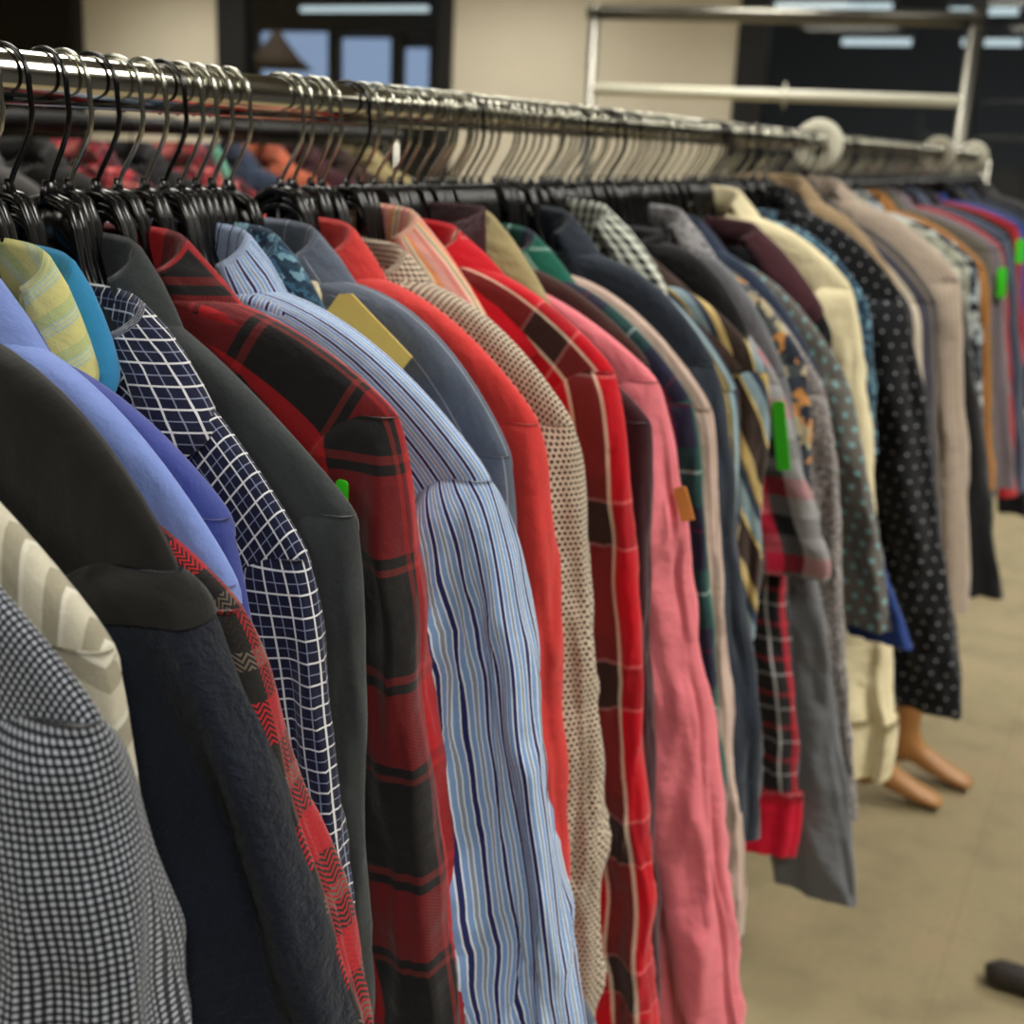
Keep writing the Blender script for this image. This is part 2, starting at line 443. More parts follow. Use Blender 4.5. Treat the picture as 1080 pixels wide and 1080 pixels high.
def make_garment(name, t, label, cat, body, Xs=.225, zs=-.205, Xe=.30, ze=-.75, H=None, sleeve=None, collar='shirt',
                 collar_mat=None, cb=.024, zn=-.120, un=.060, hem=-.78, Wb=.235, T=.019, yaw=0.0, yoke=True, ch=.036, ex=2.0, fs=None, wexp=.7,
                 sw=.080, sb=.024, lobes=.40, short=False, group=None, cuff=None, seed=None, lo=False, band=None,
                 both=True, side='auto', ve=0.0, leaf=.045, cp=.10, x0=0.0, opening=.05):
    seed = seed if seed is not None else rnd.random() * 50
    fs = t if fs is None else fs
    root = empty(name, (x0, t, RZ), yaw)
    tag(root, label, cat, group)
    sleeve = sleeve or body
    collar_mat = collar_mat or body
    # ---- torso
    NR1, NR2, NC = (12, 20, 36) if lo else (18, 34, 56)
    p_, q_ = 2 / .62, 2 / .8
    rows, uvs = [], []
    def ring(W, T_, z, amp, vdrop=0.0):
        r, uu = [], []
        arc = 0.0
        prev = None
        for j in range(NC + 1):
            a = 2 * PI * j / NC
            c, s = math.cos(a), math.sin(a)
            u = W * math.copysign(abs(c) ** .62, c)
            v = T_ * math.copysign(abs(s) ** .8, s)
            zz = z
            if vdrop and s < 0 and abs(u) < opening:
                zz -= vdrop * (1 - abs(u) / opening)
            if amp:
                f = fold(u, z, fs) * amp
                v += f + .22 * amp * noise.noise(Vector((u * 22, z * 14, seed + (3 if s > 0 else 0))))
            if prev is not None: arc += math.hypot(u - prev[0], v - prev[1])
            prev = (u, v)
            if j < NC: r.append((u, v, zz))
            uu.append((u + (1.0 if s > 0 else 0.0), zz))
        return r, uu
    for i in range(NR1):
        s = i / (NR1 - 1)
        sx = math.sin(PI / 2 * s)
        W = un + (Xs - un) * sx
        z = zn + (zs - zn) * sx ** ex - .010 * s ** 12
        T_ = cb * (1 - s) ** 2 + (.013 + .004 * s) * (1 - (1 - s) ** 2)
        r, uu = ring(W, T_, z, 0.0012 * s, .055 * max(0, 1 - s * 6) if collar in ('shirt', 'open') else .02 * max(0, 1 - s * 6))
        rows.append(r); uvs.append(uu)
    for i in range(1, NR2):
        k = i / (NR2 - 1)
        z = zs - .010 + (hem - zs + .010) * k
        W = Xs - .042 * min(1, k * 14) + (Wb - Xs + .042) * k ** wexp * min(1, k * 3)
        T_ = .017 + (T - .017) * min(1, k * 4)
        r, uu = ring(W, T_, z, .002 + .014 * min(1, k * 1.8))
        if k > .9:
            pass
        rows.append(r); uvs.append(uu)
    grid('torso', rows, uvs, True, body, root)
    # ---- sleeves
    def make_sleeve(sg):
        L = (zs - ze)
        Hv = H or L
        NL, NA = (24, 18) if lo else (80, 56) if t < 1.1 else (56, 36)
        slope = (Xe - Xs)
        rr, uu = [], []
        def u_out(h):
            k = h / Hv
            if k > 1: k = 1 + (1 - math.exp(-(k - 1) * .9)) * .55
            return Xs + slope * k ** .9 + .006 * (1 - math.exp(-h / .03))
        for i in range(NL):
            k = i / (NL - 1)
            h = L * k ** 1.25
            z = zs - h + .001
            wmax = sw * (1.0 - .25 * k) if not short else sw * 1.1
            w = wmax * (1 - math.exp(-(h + .010) / .035)) + .012
            b = sb + (.008 - sb) * math.exp(-h / .014) - .15 * sb * k
            grow = min(1, h * 10)
            uo = u_out(h) + (.005 * noise.noise(Vector((h * 8, seed, 2.0))) + .003 * noise.noise(Vector((h * 19, seed, 5.0)))) * grow
            pts_, flat = [], []
            uo -= .010 * min(1, h * 6)
            tw = 3.0 * noise.noise(Vector((h * 2.4, seed, 0)))
            for j in range(NA + 1):
                a = -PI + 2 * PI * j / NA
                c, s = math.cos(a), math.sin(a)
                x = math.copysign(abs(c) ** .8, c); y = math.copysign(abs(s) ** .85, s)
                fd = math.sin(a * 3 + seed + tw) * lobes * grow
                fd += .5 * lobes * math.sin(a * 5 - seed * 2 - 1.6 * tw) * grow
                fd += .30 * noise.noise(Vector((c * 2.1 + seed, s * 2.1, h * 8.0))) * grow
                r1 = noise.noise(Vector((c * 1.9 + seed + h * 6, s * 1.9, h * 7.0 + 9)))
                fd += .42 * max(0.0, 1 - abs(r1) * 4.0) * grow * (.5 + k)
                r2 = noise.noise(Vector((c * 2.6 + seed, s * 2.6 + h * 16, h * 20.0)))
                fd += .16 * r2 * grow
                rx = w / 2 * (1 + .17 * fd); ry = b * (1 + fd * 1.05)
                u = uo - w / 2 + x * rx
                v = y * ry + .004 * fold(u, z, fs + .3) * min(1, h * 8) + ve * k - .002
                pts_.append((u, v)); flat.append((x * w / 2, y * b))
            cum = [0.0]
            for p0, p1 in zip(flat, flat[1:]): cum.append(cum[-1] + math.hypot(p1[0] - p0[0], p1[1] - p0[1]))
            act = [0.0]
            for p0, p1 in zip(pts_, pts_[1:]): act.append(act[-1] + math.hypot(p1[0] - p0[0], p1[1] - p0[1]))
            sc_ = cum[-1] / act[-1]
            cum = [.78 * q + .22 * sc_ * q2 for q, q2 in zip(cum, act)]
            mid = cum[NA // 2]
            rr.append([(sg * u, v, z) for u, v in pts_[:NA]])
            uu.append([(q - mid + .003 * sg, z) for q in cum])
        if sg < 0:
            rr = [r[::-1] for r in rr]; uu = [u[::-1] for u in uu]
        s_ = grid('sleeve', rr, uu, True, sleeve, root, cap0=True)
        if band:
            bmat, bl = band
            base = [(r, q) for r, q in zip(rr, uu) if zs - r[0][2] < bl]
            cx = sum(p[0] for p in base[-1][0]) / len(base[-1][0])
            b_rows, b_uv = [], []
            nb = len(base)
            for i_, (r, q) in enumerate(base):
                g_ = 1.03 + .03 * math.sin(PI * i_ / (nb - 1)) ** .5
                b_rows.append([(cx + (p[0] - cx) * g_, p[1] * (g_ + .05), p[2]) for p in r]); b_uv.append(q)
            grid('shoulder_band', b_rows, b_uv, True, bmat, s_)
        if cuff:
            # cuff: a short stiffer band around the sleeve end
            cm, clen = cuff
            base = rr[-1]
            cx = sum(p[0] for p in base) / len(base); cy = sum(p[1] for p in base) / len(base)
            c_rows, c_uv = [], []
            for q in range(6):
                kz = q / 5
                g = 1.07 + .05 * math.sin(PI * kz)
                c_rows.append([(cx + (p[0] - cx) * g, cy + (p[1] - cy) * (1.15 + .1 * kz), ze + .012 - clen * kz) for p in base])
                c_uv.append([(x_[0], ze - clen * kz) for x_ in uu[-1]])
            grid('cuff', c_rows, c_uv, True, cm, s_, cap0=True)
        return s_
    make_sleeve(1)
    if both: make_sleeve(-1)
    # ---- shoulder yoke panels: a saddle over the ridge from collar to sleeve seam
    if yoke:
        nr, m = (10, 5) if lo else (18, 9)
        yr, yu = [], []
        for i in range(nr):
            s = .05 + .95 * i / (nr - 1)
            sx = math.sin(PI / 2 * s)
            W = un + (Xs - un) * sx + .0018
            z = zn + (zs - zn) * sx ** ex + .0014 - .010 * s ** 12
            T_ = cb * (1 - s) ** 2 + (.013 + .004 * s) * (1 - (1 - s) ** 2) + .0026
            D = min(.085, W - .012)
            row, ur = [], []
            for j in range(-m, m + 1):
                x = abs(j) / m
                de = D * x * x
                u = W - de
                v = T_ * max(0.0, 1 - (u / W) ** p_) ** (1 / q_) * (-1 if j < 0 else 1)
                row.append((u, v, z - de * .35)); ur.append((math.copysign(de * .95 + abs(v) * .8, j), math.hypot(u, z)))
            yr.append(row); yu.append(ur)
        grid('yoke', yr, yu, False, body, root)
    # ---- collar
    if collar in ('shirt', 'open', 'jacket'):
        nf, PHM = (18, 118) if lo else (34, 122)
        a_ = un
        cr, cu = [[] for _ in range(9)], [[] for _ in range(9)]
        for j in range(nf):
            ph = math.radians(-PHM + 2 * PHM * j / (nf - 1))
            s, c = math.sin(ph), math.cos(ph)
            fr = max(0.0, -c + .25) / 1.25              # 0 at the back .. 1 at the front ends
            tip = max(0.0, (abs(ph) - math.radians(70)) / math.radians(PHM - 70))
            px, py = a_ * (abs(s) ** .8) * math.copysign(1, s), cb * c
            nx, ny = s, c * .8
            base = zn - .006 - .026 * fr
            top = zn + ch - .006 * (1 - max(0, c)) - .026 * fr
            ll = leaf * (1 + .35 * tip)
            side_ = abs(s)
            out = cp - a_                                 # how far the leaf swings outwards at the side
            prof = [(-.003, base), (-.004, (base + top) / 2), (-.001, top - .004), (.0015, top), (.005, top - .003),
                    (.35, top - ll * .3), (.62, top - ll * .55), (.85, top - ll * .8), (1.0, top - ll)]
            arc = 0.0
            for k, (o_, z) in enumerate(prof):
                if k >= 5:
                    f = o_
                    ox = .006 + (out * side_ ** 1.5) * f * (1 + .25 * tip)
                    oy = .006 + .006 * f
                    x = px + nx * ox; y = py + ny * oy - .012 * tip * f
                else:
                    x = px + nx * o_; y = py + ny * o_
                cr[k].append((x, y, z)); cu[k].append((0, z * 1.1 + (0 if k < 4 else .05)))
        for k in range(9):
            ref_ = cr[2] if k < 4 else cr[6]
            q = 0.0
            us = [0.0]
            for p0, p1 in zip(ref_, ref_[1:]):
                q += math.dist(p0[:2], p1[:2]); us.append(q)
            cu[k] = [(u_ - q / 2, uv_[1]) for u_, uv_ in zip(us, cu[k])]
        grid('collar', cr, cu, False, collar_mat, root, thick=.0016)
    elif collar in ('tee', 'band'):
        nf = 30
        hh = .016 if collar == 'tee' else ch
        cr, cu = [[] for _ in range(5)], [[] for _ in range(5)]
        for j in range(nf):
            ph = 2 * PI * j / nf
            s, c = math.sin(ph), math.cos(ph)
            dz = -.02 * max(0, -c)
            for k, (o_, z) in enumerate([(.004, zn - .004), (.004, zn + hh * .5), (.001, zn + hh), (-.003, zn + hh * .6), (-.004, zn - .006)]):
                cr[k].append((un * s + s * o_, cb * c + c * o_, z + dz))
                cu[k].append((ph * .06, z))
        for k in range(5): cu[k].append((2 * PI * .06, cu[k][0][1]))
        grid('neckband', cr, cu, True, collar_mat, root)
    return root

# ------------------------------------------------------------------ hangers
def hook_mesh(flip=1, name='hook'):
    pts = [(0, 0, -.072), (0, 0, -.060), (.005 * flip, 0, -.050), (.013 * flip, 0, -.038), (.0185 * flip, 0, -.028), (.0205 * flip, 0, -.018)]
    R = .0195
    for q in range(0, 17):
        a = math.radians(-5 + 225 * q / 16)
        pts.append((R * math.cos(a) * flip, 0, -.0025 + R * math.sin(a)))
    bm = bmesh.new()
    tube_bm(bm, pts, [.0016] * len(pts), 8)
    return bm_mesh(name, bm)

def hanger_body_mesh(style):
    """moulded plastic arms: plate with a raised rounded rim"""
    if style == 0:
        top = [(0, -.064), (.014, -.0655), (.027, -.070), (.037, -.081), (.044, -.098), (.056, -.116), (.09, -.138), (.14, -.165), (.185, -.195), (.198, -.208)]
        bot = [(.196, -.220), (.18, -.214), (.135, -.188), (.09, -.158), (.056, -.142), (.03, -.131), (0, -.128)]
        rim = .0035
    else:
        top = [(0, -.066), (.02, -.069), (.034, -.073), (.041, -.084), (.048, -.104), (.06, -.121), (.10, -.145), (.15, -.172), (.187, -.198), (.196, -.208)]
        bot = [(.192, -.217), (.15, -.191), (.10, -.158), (.06, -.139), (.036, -.124), (.024, -.100), (0, -.094)]
        rim = .0045
    if style == 0:                      # open arch: an I-beam arm without a plate
        bm = bmesh.new()
        full = [(-x, 0, z) for x, z in reversed(top) if x > 0] + [(x, 0, z) for x, z in top]
        for dy, dz, r in ((-.0032, 0, .0034), (.0032, 0, .0034), (0, -.006, .0028), (0, -.011, .0036)):
            tube_bm(bm, [(x, dy, z + dz) for x, _, z in full], r, 7)
        tube_bm(bm, [(0, 0, -.118), (0, 0, -.07)], .004, 8)
        tube_bm(bm, [(-.05, 0, -.118), (.05, 0, -.118)], .004, 8)
        tube_bm(bm, [(0, 0, -.072), (0, 0, -.062), (0, 0, -.055)], [.006, .005, .0032], 10)
        return bm_mesh('hanger_arms', bm)
    half = top + bot
    loop = half + [(-x, z) for x, z in reversed(half) if x > 0]
    bm = bmesh.new()
    t = .0022
    fr = [bm.verts.new((x, -t, z)) for x, z in loop]
    bk = [bm.verts.new((x, t, z)) for x, z in loop]
    n = len(loop)
    for i in range(n):
        bm.faces.new((fr[i], fr[(i + 1) % n], bk[(i + 1) % n], bk[i]))
    es = bm.faces.new(fr); es2 = bm.faces.new(bk[::-1])
    bmesh.ops.triangulate(bm, faces=[es, es2])
    pts = [(x, 0, z) for x, z in loop] + [(loop[0][0], 0, loop[0][1])]
    # a flattened rim: two tubes side by side read as an I-beam edge
    for dy in (-.0028, .0028):
        tube_bm(bm, [(x, dy, z) for x, _, z in pts], rim * .8, 6, caps=False)
    # collar of the hook socket
    tube_bm(bm, [(0, 0, -.070), (0, 0, -.062), (0, 0, -.056)], [.008, .0065, .004], 10)
    return bm_mesh('hanger_arms', bm)

HOOKS = [hook_mesh(1), hook_mesh(1)]
BODIES = [hanger_body_mesh(0), hanger_body_mesh(1)]
HOOKS[0].materials.append(M['steel']); HOOKS[1].materials.append(M['dark_steel'])
for b_ in BODIES: b_.materials.append(M['plastic'])
for me in HOOKS + BODIES:
    me.polygons.foreach_set('use_smooth', [True] * len(me.polygons))

def hanger(t, label, group=None, yaw=0.0, style=0, dark=False, x0=0.0, tilt=0.0, rz=RZ, sx=1.0):
    root = empty('clothes_hanger', (x0, t, rz), yaw)
    root.rotation_euler = (0, tilt, yaw)
    tag(root, label, 'hanger', group)
    link('hook', HOOKS[1 if dark else 0], None, root)
    link('hanger_arms', BODIES[style], None, root).scale = (sx, 1, 1)
    return root

# main rail, from the nearest garment to the far end --------------------------
G = []
def g(t, name, label, cat, body, **kw):
    G.append((t, name, label, cat, body, kw))

g(.30, 'dress_shirt', 'black and white houndstooth shirt, nearest of all at the lower left', 'shirt', 'houndstooth', Xs=.284, zs=-.225, Xe=.312, ze=-.80, H=.14, T=.014, sw=.092, Wb=.27)
g(.337, 'dress_shirt', 'cream shirt with diagonal grey stripes squeezed behind the houndstooth shirt', 'shirt', 'cream_stripe', Xs=.262, zs=-.213, Xe=.275, ze=-.75, H=.10, T=.010, sb=.012, sw=.09)
g(.385, 'fleece_jacket', 'black jacket with smooth shoulders and thick navy fleece sleeves', 'jacket', 'black_knit', sleeve='navy_fleece', Xs=.256, zs=-.196, Xe=.335, ze=-.80, H=.19, T=.020, sw=.115, sb=.026, lobes=.7, collar='tee', yoke=False, band=('black_knit', .020), zn=-.105, ex=3.2)
g(.425, 'flannel_shirt', 'red, black and grey herringbone plaid flannel behind the navy fleece sleeve', 'shirt', 'herringbone_plaid', Xs=.243, zs=-.232, Xe=.316, ze=-.80, H=.20, T=.012, sb=.016, collar='band', ch=.01, lobes=.4, zn=-.165)
g(.455, 'dress_shirt', 'light periwinkle blue shirt with a soft collar behind the black jacket', 'shirt', 'light_blue', Xs=.232, zs=-.226, Xe=.24, ze=-.78, H=.05, T=.011, sb=.013, cb=.02, zn=-.125, leaf=.078, cp=.14, un=.07)
g(.478, 'dress_shirt', 'deep indigo blue shirt between periwinkle and navy grid shirts', 'shirt', 'indigo', Xs=.206, zs=-.205, Xe=.218, ze=-.75, H=.09, T=.009, sb=.010, cb=.014, zn=-.138, ch=.03, leaf=.05)
g(.500, 'dress_shirt', 'yellow and pale green striped shirt showing its tall collar', 'shirt', 'yellow_stripe', Xs=.165, zs=-.30, Xe=.17, ze=-.7, T=.008, sb=.008, cb=.014, sw=.09, cp=.090, leaf=.056, ch=.034, ex=.7)
g(.518, 'dress_shirt', 'bright blue shirt showing only a collar behind the yellow striped collar', 'shirt', 'bright_blue', Xs=.165, zs=-.30, Xe=.17, ze=-.7, T=.008, sb=.008, cb=.013, sw=.09, cp=.088, leaf=.052, ch=.030, ex=.7)
g(.540, 'dress_shirt', 'navy shirt with a white windowpane grid', 'shirt', 'navy_grid', Xs=.203, zs=-.245, Xe=.238, ze=-.80, H=.25, T=.012, sb=.018, cb=.02, un=.088, cp=.135, leaf=.05, ch=.030, zn=-.142, ex=1.5)
g(.570, 'denim_shirt', 'charcoal grey denim shirt with a plain collar', 'shirt', 'charcoal_denim', Xs=.217, zs=-.224, Xe=.235, ze=-.80, H=.31, T=.013, sb=.018, cb=.02, leaf=.062, ex=1.35, zn=-.122)
g(.607, 'flannel_shirt', 'red and black buffalo check flannel with a large collar', 'shirt', 'buffalo', Xs=.213, zs=-.178, Xe=.272, ze=-.82, H=.38, T=.016, sb=.022, cb=.024, leaf=.085, cp=.145, ch=.036, sw=.078, lobes=.45)
g(.668, 'dress_shirt', 'blue, white and navy vertically striped shirt, the largest sleeve in front', 'shirt', 'blue_stripe', Xs=.247, zs=-.222, Xe=.327, ze=-.85, H=.35, T=.016, sb=.030, sw=.086, cb=.028, lobes=.5, cp=.10, leaf=.052)
g(.700, 'dress_shirt', 'dark teal printed shirt showing only its collar behind the blue striped collar', 'shirt', 'teal_print', Xs=.17, zs=-.30, Xe=.18, ze=-.7, T=.008, sb=.009, cb=.014, cp=.10, leaf=.05, ex=.9)
g(.716, 't_shirt', 'dark t-shirt with a cream neckband between the striped and grey pinstripe shirts', 't-shirt', 'dark_tee', Xs=.19, zs=-.25, Xe=.2, ze=-.45, T=.008, sb=.009, cb=.016, collar='tee', collar_mat='cream_plain', zn=-.135, yoke=False, short=True, un=.085)
g(.746, 'denim_shirt', 'blue grey shirt with thin white pinstripes', 'shirt', 'grey_pinstripe', Xs=.224, zs=-.224, Xe=.238, ze=-.80, H=.20, T=.014, sb=.016, cb=.024, cp=.115, leaf=.062, ex=2.6, Wb=.47, wexp=2.0, hem=-.84)
g(.793, 'corduroy_shirt', 'coral red shirt with a plain weave', 'shirt', 'coral_red', Xs=.225, zs=-.209, Xe=.256, ze=-.80, H=.17, T=.015, sb=.019, cb=.024, cp=.11, leaf=.065)
g(.845, 'dress_shirt', 'beige shirt covered in small dark brown checks', 'shirt', 'beige_dots', Xs=.222, zs=-.222, Xe=.263, ze=-.73, H=.276, T=.015, sb=.024, cb=.024, sw=.100, zn=-.127, ch=.026, un=.07, leaf=.05, cp=.115)
g(.880, 'dress_shirt', 'pink, orange and cream striped shirt with an open collar', 'shirt', 'pink_stripe', Xs=.214, zs=-.262, Xe=.225, ze=-.72, H=.2, T=.010, sb=.012, cb=.026, cp=.135, leaf=.085, zn=-.118, ch=.042, ex=1.0)
g(.920, 'fleece_shirt', 'bright red tartan fleece shirt crossed by cream and dark bands', 'shirt', 'red_tartan', Xs=.221, zs=-.193, Xe=.303, ze=-.80, H=.56, T=.017, sb=.022, cb=.026, cp=.15, leaf=.065, zn=-.118, un=.075, ch=.030, ex=1.8, lobes=.5)
g(.962, 'dress_shirt', 'dark maroon shirt rising above the red tartan collar', 'shirt', 'maroon', Xs=.243, zs=-.236, Xe=.295, ze=-.80, H=.55, T=.012, sb=.014, cb=.018, collar='band', ch=.090, zn=-.165, un=.082)
g(.985, 'dress_shirt', 'olive beige shirt showing only its collar behind the maroon shirt', 'shirt', 'olive', Xs=.17, zs=-.30, Xe=.18, ze=-.7, T=.008, sb=.009, cb=.02, cp=.135, leaf=.07, un=.075, ch=.042, ex=.8)
g(1.015, 'oxford_shirt', 'plain salmon pink shirt with a long hanging sleeve', 'shirt', 'pink', Xs=.225, zs=-.213, Xe=.36, ze=-.88, H=.587, T=.013, sb=.022, cb=.018, sw=.088, collar='band', ch=.008, zn=-.138, ex=1.7)
g(1.050, 'dress_shirt', 'dark brown shirt, only its shoulder visible behind the pink shirt', 'shirt', 'brown', Xs=.200, zs=-.205, Xe=.235, ze=-.75, H=.2, T=.010, sb=.012, cb=.016, collar='band', ch=.008, zn=-.13, ex=1.8)
g(1.088, 'flannel_shirt', 'green and navy tartan shirt with pale lines', 'shirt', 'green_tartan', Xs=.237, zs=-.240, Xe=.313, ze=-.80, H=.44, T=.014, sb=.018, cb=.02, zn=-.138, cp=.125, leaf=.06, ch=.04, un=.065)
g(1.135, 'dress_shirt', 'rose beige shirt with fine vertical stripes', 'shirt', 'rose_beige', Xs=.236, zs=-.255, Xe=.321, ze=-.80, H=.50, T=.013, sb=.016, cb=.018, collar='band', ch=.008, zn=-.142)
g(1.178, 'corduroy_jacket', 'dark navy corduroy jacket with a broad rounded shoulder', 'jacket', 'navy_cord', Xs=.225, zs=-.219, Xe=.305, ze=-.70, H=.35, T=.016, sb=.022, cb=.024, sw=.10, collar='shirt', cp=.115, leaf=.065, zn=-.124, ch=.04, ex=2.4)
g(1.215, 'dress_shirt', 'plain black shirt hanging long behind the navy corduroy jacket', 'shirt', 'black_cloth', Xs=.20, zs=-.255, Xe=.30, ze=-.88, H=.55, T=.010, sb=.014, cb=.016, collar='band', ch=.008, hem=-.95, Wb=.27, zn=-.165)
g(1.250, 'dress_shirt', 'black and white gingham shirt showing only its collar', 'shirt', 'bw_gingham', Xs=.17, zs=-.30, Xe=.18, ze=-.7, T=.009, sb=.010, cb=.018, cp=.135, leaf=.065, ch=.042, un=.07, ex=.8)
g(1.290, 'polo_shirt', 'dark brown shirt with yellow and pale blue stripes and a tan striped collar', 'shirt', 'brown_yellow', Xs=.215, zs=-.262, Xe=.25, ze=-.80, H=.3, T=.013, sb=.018, cb=.022, cp=.14, leaf=.075, zn=-.150, hem=-.90, ch=.040, un=.062)
g(1.332, 'polo_shirt', 'brown shirt with yellow and blue bands and a plain brown collar', 'shirt', 'brown_yellow_bands', collar_mat='dark_brown', Xs=.232, zs=-.248, Xe=.25, ze=-.55, H=.3, T=.013, sb=.018, cb=.022, cp=.19, leaf=.085, zn=-.162, hem=-.92, ch=.032, un=.088)
g(1.368, 't_shirt', 'plain black t-shirt, its shoulder an arc between the brown collar and red gingham', 't-shirt', 'black_cloth', collar='tee', Xs=.200, zs=-.212, Xe=.205, ze=-.45, H=.2, T=.010, sb=.012, cb=.022, zn=-.124, un=.09, short=True, ex=2.2)
g(1.412, 'short_sleeve_shirt', 'red, black and grey gingham shirt with short sleeves', 'shirt', 'red_gingham', Xs=.228, zs=-.272, Xe=.294, ze=-.49, H=.20, T=.013, sb=.022, sw=.15, short=True, cb=.018, zn=-.16, collar='band', ch=.012)
g(1.445, 'dress_shirt', 'dark plaid shirt with a bright red turned cuff', 'shirt', 'plaid_red_dark', Xs=.205, zs=-.29, Xe=.300, ze=-.79, H=.50, T=.010, sb=.018, sw=.09, cb=.014, zn=-.17, collar='band', ch=.010, cuff=('bright_red', .085))
g(1.480, 'dress_shirt', 'long grey linen shirt with an animal spot collar, hanging lowest of the middle group', 'shirt', 'grey_linen', collar_mat='animal_spot', Xs=.215, zs=-.272, Xe=.385, ze=-.93, H=.66, T=.012, sb=.014, sw=.12, cb=.020, cp=.135, leaf=.08, zn=-.13, ch=.042, un=.07)
g(1.515, 'dress_shirt', 'shirt printed with orange and dark grey patches', 'shirt', 'orange_print', Xs=.230, zs=-.262, Xe=.285, ze=-.75, H=.4, T=.012, sb=.014, cb=.02, cp=.12, leaf=.065, zn=-.142, ch=.038)
g(1.550, 'dress_shirt', 'long sleeved grey shirt with a tiny leaf print', 'shirt', 'grey_leaf', Xs=.250, zs=-.30, Xe=.353, ze=-.85, H=.545, T=.013, sb=.018, cb=.02, zn=-.155, collar='band', ch=.008)
g(1.582, 'dress_shirt', 'navy blue shirt behind the leaf print shirt', 'shirt', 'navy_plain', Xs=.235, zs=-.285, Xe=.30, ze=-.75, H=.4, T=.010, sb=.012, cb=.018, cp=.115, leaf=.06, ch=.036, zn=-.138)
g(1.612, 'dress_shirt', 'dark grey shirt with scattered teal squares', 'shirt', 'teal_square', Xs=.258, zs=-.290, Xe=.350, ze=-.61, H=.28, T=.012, sb=.020, cb=.018, zn=-.15, collar='band', ch=.008)
g(1.645, 'dress_shirt', 'royal blue shirt, its cuff corner showing behind the teal square shirt', 'shirt', 'royal_blue', Xs=.22, zs=-.30, Xe=.385, ze=-.63, H=.33, T=.010, sb=.012, cb=.016, zn=-.17, collar='band', ch=.008, sw=.09)
g(1.680, 'dress_shirt', 'black shirt with a maroon collar in front of the cream shirt', 'shirt', 'black_cloth', collar_mat='maroon', Xs=.222, zs=-.245, Xe=.26, ze=-.72, T=.012, sb=.012, cb=.022, cp=.195, leaf=.085, zn=-.142, ch=.034, un=.105)
g(1.735, 'linen_shirt', 'plain cream shirt with a rounded cuff near the middle right', 'shirt', 'cream', Xs=.225, zs=-.190, Xe=.370, ze=-.80, H=.68, T=.018, sb=.026, cb=.026, sw=.11, cp=.12, leaf=.075, zn=-.105, cuff=('cream', .09))
g(2.00, 'dress_shirt', 'black shirt with small white polka dots', 'shirt', 'polka', Xs=.252, zs=-.225, Xe=.418, ze=-.862, H=.58, T=.022, sb=.030, cb=.026, sw=.12, cp=.11, leaf=.05, Wb=.30, hem=-.80, zn=-.105)
g(1.93, 't_shirt', 'teal t-shirt, a sliver between the cream and polka dot shirts', 't-shirt', 'teal_print', Xs=.21, zs=-.22, Xe=.26, ze=-.45, T=.012, sb=.012, collar='tee', short=True, yoke=False)
g(2.08, 'dress_shirt', 'tan brown shirt showing its open collar above the polka dots', 'shirt', 'tan', Xs=.235, zs=-.23, Xe=.28, ze=-.72, T=.014, cp=.12, leaf=.075, zn=-.09)
g(2.17, 'dress_shirt', 'dark blue grey shirt with wide cream stripes', 'shirt', 'navy_cream_bands', Xs=.265, zs=-.24, Xe=.345, ze=-.72, H=.4, T=.014)
g(2.25, 'dress_shirt', 'dark grey shirt between the cream striped and taupe shirts', 'shirt', 'dark_grey', Xs=.26, zs=-.25, Xe=.33, ze=-.75, T=.014)
g(2.33, 'dress_shirt', 'taupe shirt with fine darker stripes', 'shirt', 'taupe_stripe', Xs=.285, zs=-.215, Xe=.372, ze=-.80, H=.47, T=.018, sb=.024, cp=.12, leaf=.06, zn=-.095)
g(2.42, 'jacket', 'long black jacket with sleeve end hanging low beside the polka dot shirt', 'jacket', 'black_cloth', Xs=.27, zs=-.235, Xe=.42, ze=-.80, H=.56, T=.018, sb=.028, sw=.15)
g(2.50, 'dress_shirt', 'pale checked shirt in cream, green and grey', 'shirt', 'pale_plaid', Xs=.27, zs=-.2, Xe=.345, ze=-.7, T=.016)
g(2.60, 'dress_shirt', 'shirt with a busy black, white and pale blue print', 'shirt', 'mono_print', Xs=.275, zs=-.205, Xe=.355, ze=-.7, T=.016)
g(2.72, 'dress_shirt', 'mustard brown shirt near the right edge', 'shirt', 'mustard', Xs=.28, zs=-.22, Xe=.36, ze=-.66, T=.016)
g(2.82, 'dress_shirt', 'olive grey shirt beyond the mustard shirt', 'shirt', 'olive_grey', Xs=.27, zs=-.19, Xe=.36, ze=-.7, T=.016)
g(2.92, 'dress_shirt', 'lavender grey shirt with a bright green tag', 'shirt', 'lavender_grey', Xs=.28, zs=-.195, Xe=.38, ze=-.70, T=.018)
g(3.04, 't_shirt', 'dark red t-shirt beyond the lavender grey shirt', 't-shirt', 'red_plain', Xs=.27, zs=-.20, Xe=.38, ze=-.75, T=.018, collar='tee')
g(3.14, 'dress_shirt', 'slate blue shirt at the right edge of the photo', 'shirt', 'slate', Xs=.27, zs=-.18, Xe=.40, ze=-.75, T=.018)
g(3.28, 'dress_shirt', 'black shirt beyond the slate blue shirt', 'shirt', 'black_cloth', Xs=.26, zs=-.18, Xe=.40, ze=-.85, T=.018)
g(3.42, 't_shirt', 'red t-shirt far along the rail', 't-shirt', 'red_plain', Xs=.26, zs=-.17, Xe=.33, ze=-.5, T=.018, collar='tee')
g(3.56, 't_shirt', 'blue t-shirt far along the rail', 't-shirt', 'blue_plain', Xs=.26, zs=-.17, Xe=.33, ze=-.5, T=.018, collar='tee')
g(3.75, 'dress_shirt', 'charcoal shirt close to the far end of the rail', 'shirt', 'charcoal', Xs=.25, zs=-.18, Xe=.32, ze=-.7, T=.018)
g(3.95, 'dress_shirt', 'navy shirt close to the far end of the rail', 'shirt', 'navy_plain', Xs=.25, zs=-.18, Xe=.32, ze=-.7, T=.018)
